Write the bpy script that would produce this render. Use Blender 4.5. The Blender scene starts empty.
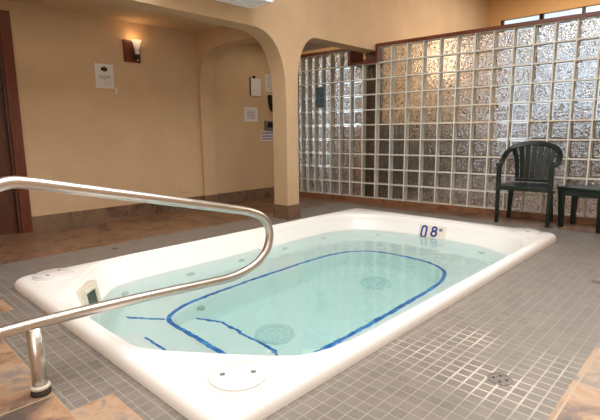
import bpy, bmesh, math, random
from mathutils import Vector, Matrix
C = bpy.context.scene.collection
SC = bpy.context.scene
random.seed(4)
PI = math.pi

# ------------------------------------------------------------------ helpers
def lin(v):
    v /= 255.0
    return v / 12.92 if v <= 0.04045 else ((v + 0.055) / 1.055) ** 2.4
def rgb(r, g, b): return (lin(r), lin(g), lin(b), 1)

def obj(name, bm, mat=None, parent=None, smooth=False, recalc=True):
    if recalc:
        bmesh.ops.recalc_face_normals(bm, faces=bm.faces[:])
    me = bpy.data.meshes.new(name)
    bm.to_mesh(me); bm.free()
    for m in (mat if isinstance(mat, (list, tuple)) else [mat]):
        if m: me.materials.append(m)
    if smooth:
        for p in me.polygons: p.use_smooth = True
    o = bpy.data.objects.new(name, me); C.objects.link(o)
    if parent: o.parent = parent
    return o
def autosmooth(o, ang=40):
    me = o.data
    for p in me.polygons: p.use_smooth = True
    bm = bmesh.new(); bm.from_mesh(me)
    for e in bm.edges:
        if len(e.link_faces) == 2 and e.calc_face_angle(0) > math.radians(ang): e.smooth = False
    bm.to_mesh(me); bm.free()
    return o
def bevel(o, w, seg=2):
    m = o.modifiers.new('bevel', 'BEVEL'); m.width = w; m.segments = seg; m.limit_method = 'ANGLE'; m.angle_limit = math.radians(40)
    return o
def thing(name, label, cat, loc=(0, 0, 0), rz=0, group=None):
    o = bpy.data.objects.new(name, None); C.objects.link(o)
    o.location = loc; o.rotation_euler = (0, 0, rz)
    o.empty_display_size = 0.1
    return tag(o, label, cat, group)
def tag(o, label, cat, group=None):
    o['label'] = label; o['category'] = cat
    if group: o['group'] = group
    return o
def struct(name, bm, mat, parent=None, label=None):
    o = obj(name, bm, mat, parent)
    o['kind'] = 'structure'
    if label: o['label'] = label
    return o
def add_box(bm, x0, x1, y0, y1, z0, z1, mi=0):
    v = [bm.verts.new((x, y, z)) for x in (x0, x1) for y in (y0, y1) for z in (z0, z1)]
    fs = [(0, 1, 3, 2), (4, 6, 7, 5), (0, 4, 5, 1), (2, 3, 7, 6), (0, 2, 6, 4), (1, 5, 7, 3)]
    for f in fs:
        bm.faces.new([v[i] for i in f]).material_index = mi
    return v
def box(*a):
    bm = bmesh.new(); add_box(bm, *a); return bm
def add_frustum(bm, p0, s0, p1, s1):
    """tapered rectangular bar from p0 (half sizes s0) to p1 (half sizes s1), both horizontal sections"""
    v = []
    for p, s in ((p0, s0), (p1, s1)):
        for a, b in ((-1, -1), (1, -1), (1, 1), (-1, 1)):
            v.append(bm.verts.new((p[0] + a * s[0], p[1] + b * s[1], p[2])))
    bm.faces.new(v[0:4][::-1]); bm.faces.new(v[4:8])
    for i in range(4):
        j = (i + 1) % 4
        bm.faces.new((v[i], v[j], v[4 + j], v[4 + i]))
def add_tube(bm, pts, r, seg=16, caps=True):
    pts = [Vector(p) for p in pts]
    rings = []
    prev = None
    for i, p in enumerate(pts):
        t = (pts[min(i + 1, len(pts) - 1)] - pts[max(i - 1, 0)]).normalized()
        if prev is None:
            n = t.orthogonal().normalized()
        else:
            n = (prev - t * prev.dot(t)).normalized()
        prev = n
        b = t.cross(n)
        rr = r(i / (len(pts) - 1)) if callable(r) else r
        rings.append([bm.verts.new(p + (n * math.cos(a) + b * math.sin(a)) * rr) for a in [2 * PI * k / seg for k in range(seg)]])
    for a, b in zip(rings, rings[1:]):
        for k in range(seg):
            bm.faces.new((a[k], a[(k + 1) % seg], b[(k + 1) % seg], b[k]))
    if caps:
        bm.faces.new(rings[0][::-1]); bm.faces.new(rings[-1])
def add_ribbon(bm, pts, w, t, wdir=None):
    """bar of rectangular section w x t along pts; width direction given by wdir(i) or constant vector"""
    pts = [Vector(p) for p in pts]; rings = []
    for i, p in enumerate(pts):
        d = (pts[min(i + 1, len(pts) - 1)] - pts[max(i - 1, 0)]).normalized()
        wv = Vector(wdir(i) if callable(wdir) else wdir)
        wv = (wv - d * wv.dot(d)).normalized()
        nv = d.cross(wv)
        ww = w(i / (len(pts) - 1)) if callable(w) else w
        rings.append([bm.verts.new(p + wv * a * ww / 2 + nv * b * t / 2) for a, b in ((-1, -1), (1, -1), (1, 1), (-1, 1))])
    for a, b in zip(rings, rings[1:]):
        for k in range(4):
            bm.faces.new((a[k], a[(k + 1) % 4], b[(k + 1) % 4], b[k]))
    bm.faces.new(rings[0][::-1]); bm.faces.new(rings[-1])
def add_lathe(bm, prof, seg=32, axis=(0, 0), cap0=True, cap1=True):
    rings = [[bm.verts.new((axis[0] + r * math.cos(2 * PI * k / seg), axis[1] + r * math.sin(2 * PI * k / seg), z)) for k in range(seg)] for r, z in prof]
    for a, b in zip(rings, rings[1:]):
        for k in range(seg):
            bm.faces.new((a[k], a[(k + 1) % seg], b[(k + 1) % seg], b[k]))
    if cap0: bm.faces.new(rings[0][::-1])
    if cap1: bm.faces.new(rings[-1])
def add_prism(bm, poly, axis, a0, a1, mi=0):
    """extrude 2D polygon: axis 'y' -> poly is (x,z); axis 'x' -> poly is (y,z); axis 'z' -> (x,y)"""
    def P(p, a):
        return {'y': (p[0], a, p[1]), 'x': (a, p[0], p[1]), 'z': (p[0], p[1], a)}[axis]
    A = [bm.verts.new(P(p, a0)) for p in poly]; B = [bm.verts.new(P(p, a1)) for p in poly]
    n = len(poly)
    bm.faces.new(A); bm.faces.new(B[::-1])
    for i in range(n):
        j = (i + 1) % n
        bm.faces.new((A[j], A[i], B[i], B[j]))
    for f in bm.faces: f.material_index = mi if f.material_index == 0 else f.material_index
def catmull(pts, n=8, closed=False):
    pts = [Vector(p) for p in pts]; out = []; m = len(pts)
    rng = range(m) if closed else range(m - 1)
    for i in rng:
        p0 = pts[(i - 1) % m] if closed or i > 0 else pts[0]
        p1 = pts[i]; p2 = pts[(i + 1) % m]
        p3 = pts[(i + 2) % m] if closed or i + 2 < m else pts[-1]
        for k in range(n):
            t = k / n
            out.append(0.5 * ((2 * p1) + (p2 - p0) * t + (2 * p0 - 5 * p1 + 4 * p2 - p3) * t * t + (3 * p1 - p0 - 3 * p2 + p3) * t ** 3))
    if not closed: out.append(pts[-1])
    return out

# ------------------------------------------------------------------ materials
class NT:
    def __init__(s, name):
        s.m = bpy.data.materials.new(name); s.m.use_nodes = True
        s.t = s.m.node_tree; s.n = s.t.nodes; s.l = s.t.links
        s.n.clear(); s.out = s.n.new('ShaderNodeOutputMaterial')
    def add(s, typ, **kw):
        n = s.n.new(typ)
        for k, v in kw.items():
            if k.startswith('i_'):
                key = k[2:].replace('_', ' ')
                n.inputs[key].default_value = v
            else: setattr(n, k, v)
        return n
    def link(s, a, ao, b, bi): s.l.new(a.outputs[ao], b.inputs[bi])
    def ramp(s, stops, interp='LINEAR'):
        n = s.n.new('ShaderNodeValToRGB'); cr = n.color_ramp; cr.interpolation = interp
        while len(cr.elements) < len(stops): cr.elements.new(0.5)
        for e, (p, c) in zip(cr.elements, stops): e.position = p; e.color = c
        return n
    def mix(s, fac, a, b, blend='MIX'):
        n = s.n.new('ShaderNodeMix'); n.data_type = 'RGBA'; n.blend_type = blend
        for idx, v in ((0, fac), (6, a), (7, b)):
            if isinstance(v, tuple) and len(v) == 2: s.l.new(v[0].outputs[v[1]], n.inputs[idx])
            else: n.inputs[idx].default_value = v
        return n
    def bump(s, src, so, strength=0.2, dist=0.01):
        b = s.add('ShaderNodeBump'); b.inputs['Strength'].default_value = strength; b.inputs['Distance'].default_value = dist
        s.l.new(src.outputs[so], b.inputs['Height']); return b
def pos(nt, scale=None):
    g = nt.add('ShaderNodeNewGeometry')
    if scale is None: return g, 'Position'
    m = nt.add('ShaderNodeMapping'); m.inputs['Scale'].default_value = scale
    nt.link(g, 'Position', m, 'Vector'); return m, 'Vector'

def plain(name, col, rough=0.5, metal=0.0, spec=0.5, noise=None, bump=None, coat=0):
    nt = NT(name); p = nt.add('ShaderNodeBsdfPrincipled')
    p.inputs['Base Color'].default_value = col; p.inputs['Roughness'].default_value = rough
    p.inputs['Metallic'].default_value = metal; p.inputs['Specular IOR Level'].default_value = spec
    p.inputs['Coat Weight'].default_value = coat
    nt.link(p, 0, nt.out, 0)
    if noise:
        sc, amt = noise
        g, o = pos(nt)
        n = nt.add('ShaderNodeTexNoise', i_Scale=sc, i_Detail=4.0); nt.link(g, o, n, 'Vector')
        dark = tuple(c * (1 - amt) for c in col[:3]) + (1,); lite = tuple(min(1, c * (1 + amt)) for c in col[:3]) + (1,)
        r = nt.ramp([(0.3, dark), (0.7, lite)]); nt.link(n, 'Fac', r, 'Fac'); nt.link(r, 'Color', p, 'Base Color')
    if bump:
        sc, st, di = bump
        g, o = pos(nt)
        n = nt.add('ShaderNodeTexNoise', i_Scale=sc, i_Detail=6.0); nt.link(g, o, n, 'Vector')
        b = nt.bump(n, 'Fac', st, di); nt.link(b, 0, p, 'Normal')
    return nt.m

M = {}
M['plaster'] = plain('plaster_beige', rgb(198, 169, 134), 0.75, spec=0.25, noise=(3.5, 0.05), bump=(60, 0.25, 0.004))
M['plaster_warm'] = plain('plaster_far_room', rgb(200, 158, 106), 0.75, spec=0.2, noise=(2.0, 0.05))
M['ceiling'] = plain('ceiling_paint', rgb(224, 208, 184), 0.8, spec=0.2)
M['acrylic'] = plain('tub_acrylic', rgb(248, 246, 242), 0.22, spec=0.45, noise=(1.5, 0.012))
M['acrylic_part'] = plain('tub_lid_acrylic', rgb(226, 223, 219), 0.3, spec=0.4)
M['skimmer_plastic'] = plain('skimmer_plastic', rgb(222, 214, 196), 0.4)
M['jet_plastic'] = plain('jet_plastic', rgb(196, 206, 196), 0.4)
M['drain_plastic'] = plain('drain_cover_plastic', rgb(222, 228, 224), 0.45, noise=(50, 0.12))
M['dark_hole'] = plain('dark_opening', rgb(70, 84, 78), 0.6)
M['black_plastic'] = plain('black_plastic', rgb(16, 15, 15), 0.4)
M['grey_plastic'] = plain('grey_plastic', rgb(110, 108, 104), 0.5)
M['white_plastic'] = plain('white_plastic', rgb(225, 222, 215), 0.45)
M['paper'] = plain('paper_white', rgb(214, 208, 203), 0.85, spec=0.1, noise=(40, 0.02))
M['ink'] = plain('print_ink', rgb(92, 84, 84), 0.85, spec=0.1)
M['ink_soft'] = plain('print_ink_pale', rgb(158, 152, 156), 0.85, spec=0.1)
M['ink_blue'] = plain('print_ink_blue', rgb(116, 118, 150), 0.85, spec=0.1)
M['emblem'] = plain('emblem_ink', rgb(62, 58, 40), 0.8, spec=0.1, noise=(150, 0.5))
M['navy'] = plain('navy_digits', rgb(30, 48, 150), 0.5)
M['badge'] = plain('badge_tile', rgb(226, 220, 205), 0.35)
M['tag_blue'] = plain('notice_blue_grey', rgb(74, 100, 112), 0.5, noise=(22, 0.3))
M['outlet'] = plain('outlet_beige', rgb(203, 172, 134), 0.5)
M['alu'] = plain('alu_frame', rgb(58, 40, 36), 0.5)
M['drain_metal'] = plain('drain_metal', rgb(126, 120, 113), 0.4, metal=0.5, noise=(120, 0.3))
M['collar'] = plain('collar_white', rgb(206, 198, 180), 0.5, noise=(60, 0.12))
M['rubber'] = plain('dark_rubber', rgb(48, 44, 38), 0.7)
M['chair'] = plain('chair_resin', rgb(10, 26, 20), 0.36, spec=0.5, noise=(14, 0.25))
M['dado'] = plain('dark_panel', rgb(54, 54, 46), 0.6, noise=(3, 0.3))
M['far_floor'] = plain('far_room_floor', rgb(132, 104, 90), 0.35, noise=(5, 0.2))
M['white_metal'] = plain('white_metal', rgb(246, 249, 252), 0.6, spec=0.2)

def wood(name, c0, c1, scale=(14, 14, 1.2), rough=0.35):
    nt = NT(name); p = nt.add('ShaderNodeBsdfPrincipled', i_Roughness=rough); nt.link(p, 0, nt.out, 0)
    g, o = pos(nt, scale)
    n = nt.add('ShaderNodeTexNoise', i_Scale=3.0, i_Detail=5.0, i_Distortion=0.8); nt.link(g, o, n, 'Vector')
    r = nt.ramp([(0.3, c0), (0.7, c1)]); nt.link(n, 'Fac', r, 'Fac'); nt.link(r, 'Color', p, 'Base Color')
    return nt.m
M['wood'] = wood('red_brown_wood', rgb(84, 38, 22), rgb(114, 55, 34))
M['wood_h'] = wood('red_brown_wood_long', rgb(90, 42, 24), rgb(122, 60, 36), (14, 1.2, 14))
M['wood_door'] = wood('dark_door_wood', rgb(66, 34, 22), rgb(92, 50, 32))

def steel():
    nt = NT('brushed_steel'); p = nt.add('ShaderNodeBsdfPrincipled', i_Metallic=1.0, i_Roughness=0.27); nt.link(p, 0, nt.out, 0)
    p.inputs['Base Color'].default_value = rgb(202, 196, 189)
    g, o = pos(nt, (8, 60, 60)); n = nt.add('ShaderNodeTexNoise', i_Scale=1.0, i_Detail=3.0); nt.link(g, o, n, 'Vector')
    r = nt.ramp([(0.3, (0.29, 0.29, 0.29, 1)), (0.7, (0.38, 0.38, 0.38, 1))]); nt.link(n, 'Fac', r, 'Fac'); nt.link(r, 'Color', p, 'Roughness')
    return nt.m
M['steel'] = steel()

def mosaic():
    nt = NT('grey_mosaic_tile'); p = nt.add('ShaderNodeBsdfPrincipled'); nt.link(p, 0, nt.out, 0)
    g, o = pos(nt)
    br = nt.add('ShaderNodeTexBrick', offset=0.0, offset_frequency=1, squash=1.0, squash_frequency=1)
    br.inputs['Scale'].default_value = 1.0; br.inputs['Brick Width'].default_value = 0.0505; br.inputs['Row Height'].default_value = 0.0505
    br.inputs['Mortar Size'].default_value = 0.0017; br.inputs['Mortar Smooth'].default_value = 0.15; br.inputs['Bias'].default_value = 0.0
    br.inputs['Color1'].default_value = rgb(122, 115, 108); br.inputs['Color2'].default_value = rgb(130, 123, 115)
    nt.link(g, o, br, 'Vector')
    # wider worn pale grout in patches
    br2 = nt.add('ShaderNodeTexBrick', offset=0.0, offset_frequency=1)
    br2.inputs['Scale'].default_value = 1.0; br2.inputs['Brick Width'].default_value = 0.0505; br2.inputs['Row Height'].default_value = 0.0505
    br2.inputs['Mortar Size'].default_value = 0.0048; br2.inputs['Mortar Smooth'].default_value = 0.4
    nt.link(g, o, br2, 'Vector')
    n = nt.add('ShaderNodeTexNoise', i_Scale=2.1, i_Detail=3.0); nt.link(g, o, n, 'Vector')
    # patch near the lower right drain: distance to a spot, plus noise
    d = nt.add('ShaderNodeVectorMath', operation='DISTANCE'); nt.link(g, o, d, 0); d.inputs[1].default_value = (1.75, 0.62, 0)
    mr = nt.add('ShaderNodeMapRange'); mr.inputs['From Min'].default_value = 0.15; mr.inputs['From Max'].default_value = 0.9
    mr.inputs['To Min'].default_value = 0.34; mr.inputs['To Max'].default_value = 0.0; nt.link(d, 'Value', mr, 'Value')
    ad = nt.add('ShaderNodeMath', operation='ADD'); nt.link(n, 'Fac', ad, 0); nt.link(mr, 0, ad, 1)
    pr = nt.ramp([(0.72, (0, 0, 0, 1)), (0.92, (1, 1, 1, 1))]); nt.link(ad, 0, pr, 'Fac')
    gcol = nt.mix((pr, 'Color'), rgb(160, 149, 138), rgb(204, 194, 180))
    mul = nt.add('ShaderNodeMath', operation='MULTIPLY'); nt.link(br2, 'Fac', mul, 0); nt.link(pr, 'Color', mul, 1)
    mx = nt.add('ShaderNodeMath', operation='MAXIMUM'); nt.link(br, 'Fac', mx, 0); nt.link(mul, 0, mx, 1)
    n2 = nt.add('ShaderNodeTexNoise', i_Scale=9.0, i_Detail=5.0); nt.link(g, o, n2, 'Vector')
    r2 = nt.ramp([(0.3, (0.86, 0.86, 0.86, 1)), (0.7, (1.06, 1.05, 1.04, 1))]); nt.link(n2, 'Fac', r2, 'Fac')
    tile = nt.mix(1.0, (br, 'Color'), (r2, 'Color'), 'MULTIPLY')
    br.inputs['Mortar'].default_value = rgb(142, 133, 124)
    col = nt.mix((mx, 0), (tile, 2), (gcol, 2)); nt.link(col, 2, p, 'Base Color')
    rr = nt.ramp([(0.0, (0.38, 0.38, 0.38, 1)), (1.0, (0.8, 0.8, 0.8, 1))]); nt.link(mx, 0, rr, 'Fac'); nt.link(rr, 'Color', p, 'Roughness')
    inv = nt.add('ShaderNodeMath', operation='SUBTRACT'); inv.inputs[0].default_value = 1.0; nt.link(mx, 0, inv, 1)
    b = nt.bump(inv, 0, 0.4, 0.002); nt.link(b, 0, p, 'Normal')
    return nt.m
M['mosaic'] = mosaic()

def slate(name, cols, w, h, off=(0, 0, 0), grout=rgb(176, 152, 126), rough=0.3, axes='xy'):
    nt = NT(name); p = nt.add('ShaderNodeBsdfPrincipled'); nt.link(p, 0, nt.out, 0)
    g = nt.add('ShaderNodeNewGeometry')
    m = nt.add('ShaderNodeMapping'); m.inputs['Location'].default_value = off; nt.link(g, 'Position', m, 'Vector')
    src = (m, 'Vector')
    if axes != 'xy':
        s = nt.add('ShaderNodeSeparateXYZ'); nt.link(m, 'Vector', s, 0); c = nt.add('ShaderNodeCombineXYZ')
        ad = nt.add('ShaderNodeMath', operation='SUBTRACT'); nt.link(s, 'X', ad, 0); nt.link(s, 'Y', ad, 1)
        nt.link(ad, 0, c, 'X'); nt.link(s, 'Z', c, 'Y'); src = (c, 'Vector')
    br = nt.add('ShaderNodeTexBrick', offset=0.0, offset_frequency=1)
    for k, v in (('Scale', 1.0), ('Brick Width', w), ('Row Height', h), ('Mortar Size', 0.004), ('Mortar Smooth', 0.2)): br.inputs[k].default_value = v
    br.inputs['Color1'].default_value = (0, 0, 0, 1); br.inputs['Color2'].default_value = (1, 1, 1, 1); br.inputs['Mortar'].default_value = (.5, .5, .5, 1)
    nt.link(src[0], src[1], br, 'Vector')
    n = nt.add('ShaderNodeTexNoise', i_Scale=4.5, i_Detail=8.0, i_Roughness=0.62, i_Distortion=0.9); nt.link(g, 'Position', n, 'Vector')
    ad = nt.add('ShaderNodeMath', operation='MULTIPLY_ADD'); nt.link(br, 'Color', ad, 0); ad.inputs[1].default_value = 0.16; nt.link(n, 'Fac', ad, 2)
    r = nt.ramp([(0.36 + 0.36 * i / (len(cols) - 1), c) for i, c in enumerate(cols)]); nt.link(ad, 0, r, 'Fac')
    col = nt.mix((br, 'Fac'), (r, 'Color'), grout); nt.link(col, 2, p, 'Base Color')
    p.inputs['Roughness'].default_value = rough
    n2 = nt.add('ShaderNodeTexNoise', i_Scale=22.0, i_Detail=6.0); nt.link(g, 'Position', n2, 'Vector')
    b = nt.bump(n2, 'Fac', 0.35, 0.006); nt.link(b, 0, p, 'Normal')
    return nt.m
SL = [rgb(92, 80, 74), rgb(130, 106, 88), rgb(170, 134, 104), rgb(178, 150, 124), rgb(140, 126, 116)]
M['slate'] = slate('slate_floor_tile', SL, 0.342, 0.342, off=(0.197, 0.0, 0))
SL_SHADED = [rgb(62, 46, 38), rgb(96, 70, 52), rgb(122, 88, 62), rgb(138, 104, 76), rgb(100, 82, 70)]  # same slate toned down, dimmer light under the arches put into the colour
M['slate_far'] = slate('slate_floor_tile_brown', SL_SHADED, 0.342, 0.342, off=(0.197, 0.0, 0), grout=rgb(120, 92, 70), rough=0.32)
SLB = [rgb(70, 52, 42), rgb(102, 78, 60), rgb(124, 98, 76), rgb(96, 80, 68)]
M['slate_base'] = slate('slate_base_tile', SLB, 0.31, 0.6, off=(0.1, 0, 0.2), grout=rgb(128, 108, 88), rough=0.45, axes='side')
M['curb'] = slate('terracotta_curb', [rgb(84, 50, 34), rgb(116, 74, 48), rgb(140, 98, 68), rgb(108, 80, 62)], 0.2, 0.6, off=(0, 0, 0.2), grout=rgb(120, 92, 70), rough=0.4, axes='side')
M['mortar'] = plain('glass_block_mortar', rgb(226, 224, 214), 0.75, noise=(40, 0.08))

def blue_tile():
    nt = NT('blue_trim_tile'); p = nt.add('ShaderNodeBsdfPrincipled', i_Roughness=0.3); nt.link(p, 0, nt.out, 0)
    g, o = pos(nt); n = nt.add('ShaderNodeTexNoise', i_Scale=16.0, i_Detail=3.0); nt.link(g, o, n, 'Vector')
    r = nt.ramp([(0.35, rgb(20, 92, 168)), (0.5, rgb(36, 124, 204)), (0.7, rgb(84, 160, 220))]); nt.link(n, 'Fac', r, 'Fac'); nt.link(r, 'Color', p, 'Base Color')
    return nt.m
M['blue'] = blue_tile()

def water():
    nt = NT('pool_water')
    gl = nt.add('ShaderNodeBsdfGlass'); gl.inputs['IOR'].default_value = 1.333; gl.inputs['Roughness'].default_value = 0.0
    gl.inputs['Color'].default_value = (1, 1, 1, 1)
    va = nt.add('ShaderNodeVolumeAbsorption'); va.inputs['Color'].default_value = (0.16, 0.975, 0.99, 1); va.inputs['Density'].default_value = 0.30
    g, o = pos(nt, (1, 1, 1)); n = nt.add('ShaderNodeTexNoise', i_Scale=8.0, i_Detail=2.5); nt.link(g, o, n, 'Vector')
    b = nt.bump(n, 'Fac', 0.15, 0.02); nt.link(b, 0, gl, 'Normal')
    nt.link(gl, 0, nt.out, 0); nt.link(va, 0, nt.out, 1)
    return nt.m
M['water'] = water()

def block_glass(name, scale, strength, dist):
    nt = NT(name)
    gl = nt.add('ShaderNodeBsdfGlass'); gl.inputs['IOR'].default_value = 1.45; gl.inputs['Roughness'].default_value = 0.02
    gl.inputs['Color'].default_value = (0.98, 0.985, 0.98, 1)
    g, o = pos(nt, (1, 1, 1))
    n = nt.add('ShaderNodeTexNoise', i_Scale=scale, i_Detail=1.0, i_Distortion=1.2); nt.link(g, o, n, 'Vector')
    b = nt.bump(n, 'Fac', strength, dist); nt.link(b, 0, gl, 'Normal')
    nt.link(gl, 0, nt.out, 0)
    return nt.m
M['block'] = block_glass('rippled_glass_block', 27.0, 1.0, 0.03)
M['block_clear'] = block_glass('clear_glass_block', 12.0, 0.25, 0.01)
def pane(name, tint):
    nt = NT(name); t = nt.add('ShaderNodeBsdfTransparent'); t.inputs['Color'].default_value = tint
    gl = nt.add('ShaderNodeBsdfGlossy', i_Roughness=0.02); f = nt.add('ShaderNodeFresnel', i_IOR=1.45); mx = nt.add('ShaderNodeMixShader')
    nt.link(f, 0, mx, 0); nt.link(t, 0, mx, 1); nt.link(gl, 0, mx, 2); nt.link(mx, 0, nt.out, 0)
    return nt.m
M['pane'] = pane('window_glass', (.95, .97, .97, 1)); M['pane_tint'] = pane('tinted_window_glass', (.66, .67, .68, 1))  # second glass is greyed only to dim the sky seen through it
def shade():
    nt = NT('lit_frosted_glass'); p = nt.add('ShaderNodeBsdfPrincipled', i_Roughness=0.4); nt.link(p, 0, nt.out, 0)
    p.inputs['Base Color'].default_value = rgb(218, 208, 202)
    g = nt.add('ShaderNodeNewGeometry'); s = nt.add('ShaderNodeSeparateXYZ'); nt.link(g, 'Position', s, 0)
    mr = nt.add('ShaderNodeMapRange'); mr.inputs['From Min'].default_value = 1.85; mr.inputs['From Max'].default_value = 1.945
    mr.inputs['To Min'].default_value = 0.04; mr.inputs['To Max'].default_value = 1.1; nt.link(s, 'Z', mr, 'Value')
    p.inputs['Emission Color'].default_value = rgb(255, 214, 168); nt.link(mr, 0, p, 'Emission Strength')
    return nt.m
M['shade'] = shade()

# ------------------------------------------------------------------ setting
# floor: slate and grey mosaic, laid around the tub opening
TX0, TX1, TY0, TY1 = 0.735, 4.30, 1.04, 3.19
xs = sorted({-1.2, 0.29, 0.487, 0.635, TX0 + .02, TX1 - .02, 4.80, 5.4})
ys = sorted({-1.6, 0.36, TY0 + .02, 1.56, 2.76, 3.10, TY1 - .02, 3.84, 5.1})
mos, sla, slf = bmesh.new(), bmesh.new(), bmesh.new()
def cell(bm, x0, x1, y0, y1):
    bm.faces.new([bm.verts.new(p) for p in ((x0, y0, 0), (x1, y0, 0), (x1, y1, 0), (x0, y1, 0))])
for x0, x1 in zip(xs, xs[1:]):
    for y0, y1 in zip(ys, ys[1:]):
        cx, cy = (x0 + x1) / 2, (y0 + y1) / 2
        if TX0 < cx < TX1 and TY0 < cy < TY1: continue
        slatep = cx < 0.487 or (cx < 0.635 and (cy < 1.56 or 2.76 < cy < 3.10)) or cy < 0.36
        if 1.56 < cy < 2.76 and 0.29 < cx < 0.487: slatep = True
        if cx < 0.487 and cy > 3.10: slatep = False
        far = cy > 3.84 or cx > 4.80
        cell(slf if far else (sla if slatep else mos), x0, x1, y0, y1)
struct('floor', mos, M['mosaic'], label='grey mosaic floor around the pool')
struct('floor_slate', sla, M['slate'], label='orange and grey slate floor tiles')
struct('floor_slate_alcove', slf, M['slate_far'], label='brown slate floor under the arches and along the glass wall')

# left wall with door opening
bm = bmesh.new()
add_box(bm, -1.2, 0.42, 4.975, 5.1, 0, 3.3); add_box(bm, 0.42, 1.30, 4.975, 5.1, 1.975, 3.3); add_box(bm, 1.30, 5.16, 4.975, 5.1, 0, 3.3)
struct('wall_left', bm, M['plaster'])
d = struct('door_1', box(0.45, 1.27, 5.02, 5.06, 0.001, 1.95), M['wood_door'], label='dark brown wooden door in the left wall')
bm = bmesh.new()
add_box(bm, 1.285, 1.375, 4.945, 4.976, 0, 2.053); add_box(bm, 0.345, 1.375, 4.9451, 4.9761, 1.955, 2.0525); add_box(bm, 0.345, 0.435, 4.945, 4.976, 0, 2.053)
o = struct('casing', bm, M['wood'], d)
bm = bmesh.new(); add_box(bm, 1.262, 1.286, 4.965, 5.08, 0, 1.96); add_box(bm, 0.434, 0.458, 4.965, 5.08, 0, 1.96); add_box(bm, 0.434, 1.286, 4.9651, 5.0799, 1.945, 1.965)
struct('jamb', bm, M['wood_door'], d)
bm = bmesh.new()
for x0, x1, z0, z1 in ((0.58, 1.14, 1.02, 1.80), (0.58, 1.14, 0.2, 0.86)): add_box(bm, x0, x1, 5.008, 5.024, z0, z1)
struct('door_panel', bm, M['wood_door'], d)

# arch wall between pool room and alcove (plane y = 3.48 .. 3.72)
AY0, AY1 = 3.48, 3.69
def supell(cx, cz, a, b, n, t0, t1, k=22):
    out = []
    for i in range(k + 1):
        t = t0 + (t1 - t0) * i / k
        c, s = math.cos(t), math.sin(t)
        out.append((cx + a * math.copysign(abs(c) ** (2 / n), c), cz + b * math.copysign(abs(s) ** (2 / n), s)))
    return out
wall_top = 3.3
# left opening outline, from the top of its left end to the column's foot
leftarch = [(-0.9, 0.0), (-0.9, 1.3)] + supell(-0.41, 1.25, 0.49, 0.696, 2.6, PI, PI / 2) + supell(2.965, 1.25, 0.49, 0.696, 2.6, PI / 2, 0) + [(3.455, 0.0)]
rightarch = [(3.632, 0.0)] + supell(3.94, 1.46, 0.308, 0.497, 2.1, PI, PI / 2) + [(5.2, 1.957), (5.2, 0.0)]
poly = [(-1.2, 0.0)] + leftarch + rightarch + [(8.5, 0.0), (8.5, wall_top), (-1.2, wall_top)]
bm = bmesh.new()
A = [bm.verts.new((x, AY0, z)) for x, z in poly]; B = [bm.verts.new((x, AY1, z)) for x, z in poly]
ea = [bm.edges.new((A[i], A[(i + 1) % len(A)])) for i in range(len(A))]
eb = [bm.edges.new((B[i], B[(i + 1) % len(B)])) for i in range(len(B))]
bmesh.ops.triangle_fill(bm, use_beauty=True, edges=ea); bmesh.ops.triangle_fill(bm, use_beauty=True, edges=eb)
for i in range(len(A)):
    j = (i + 1) % len(A); bm.faces.new((A[i], A[j], B[j], B[i]))
struct('wall_arch', bm, M['plaster'], label='beige plaster wall with two arches and a square column')
# arch across the alcove (plane x = 3.40 .. 3.60)
poly = [(4.975, 0.0), (4.93, 0.0), (4.93, 1.295)] + supell(4.3, 1.3, 0.63, 0.654, 3.6, 0, PI / 2)[1:] + [(AY1 - .01, 1.954), (AY1 - .01, 2.3), (4.975, 2.3)]
bm = bmesh.new()
A = [bm.verts.new((3.39, y, z)) for y, z in poly]; B = [bm.verts.new((3.59, y, z)) for y, z in poly]
ea = [bm.edges.new((A[i], A[(i + 1) % len(A)])) for i in range(len(A))]
eb = [bm.edges.new((B[i], B[(i + 1) % len(B)])) for i in range(len(B))]
bmesh.ops.triangle_fill(bm, use_beauty=True, edges=ea); bmesh.ops.triangle_fill(bm, use_beauty=True, edges=eb)
for i in range(len(A)):
    j = (i + 1) % len(A); bm.faces.new((A[i], A[j], B[j], B[i]))
struct('wall_alcove', bm, M['plaster'], label='arch crossing the alcove behind the column')
struct('ceiling_alcove', box(-1.2, 5.3, AY1 - .01, 4.98, 2.15, 2.2), M['plaster'])
struct('ceiling', box(-1.3, 8.6, -1.7, 9.2, 3.3, 3.36), M['ceiling'])
struct('wall_back', box(-1.3, -1.2, -1.7, 5.1, 0, 3.3), M['plaster'])
struct('wall_right', box(-1.3, 8.6, -1.7, -1.6, 0, 3.3), M['plaster'])

# baseboards
bm = bmesh.new()
add_box(bm, 1.376, 3.39, 4.962, 4.976, 0, 0.145); add_box(bm, 3.59, 5.11, 4.962, 4.976, 0, 0.145)
add_box(bm, 3.376, 3.604, 4.916, 4.974, 0, 0.147)
struct('baseboard_left', bm, M['slate_base'])
bm = bmesh.new()
add_box(bm, 3.443, 3.645, AY0 - .012, AY1 + .012, 0, 0.155)
struct('baseboard_column', bm, M['slate_base'])

# glass block wall, plane x = 5.08 - .08 (y - 3.5), leaning a little off the tub's axis
GT = 0.08
def GX(y): return 5.08 - GT * (y - 3.5)
YJ = [4.965, 4.83, 4.71, 4.587, 4.466, 4.335, 4.193, 4.036, 3.865, 3.673, 3.471, 3.262, 3.051, 2.843, 2.638, 2.438, 2.240, 2.042, 1.841, 1.646, 1.453, 1.262, 1.068, 0.87, 0.672, 0.474, 0.276, 0.078]
Z0, ZP = 0.062, 0.1940
DEP = 0.088
def gpt(y, d, z): return (GX(y) + d, y, z)
def gbox(bm, y0, y1, d0, d1, z0, z1):
    v = [bm.verts.new(gpt(y, d, z)) for d in (d0, d1) for y in (y0, y1) for z in (z0, z1)]
    for f in [(0, 1, 3, 2), (4, 6, 7, 5), (0, 4, 5, 1), (2, 3, 7, 6), (0, 2, 6, 4), (1, 5, 7, 3)]: bm.faces.new([v[i] for i in f])
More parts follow.
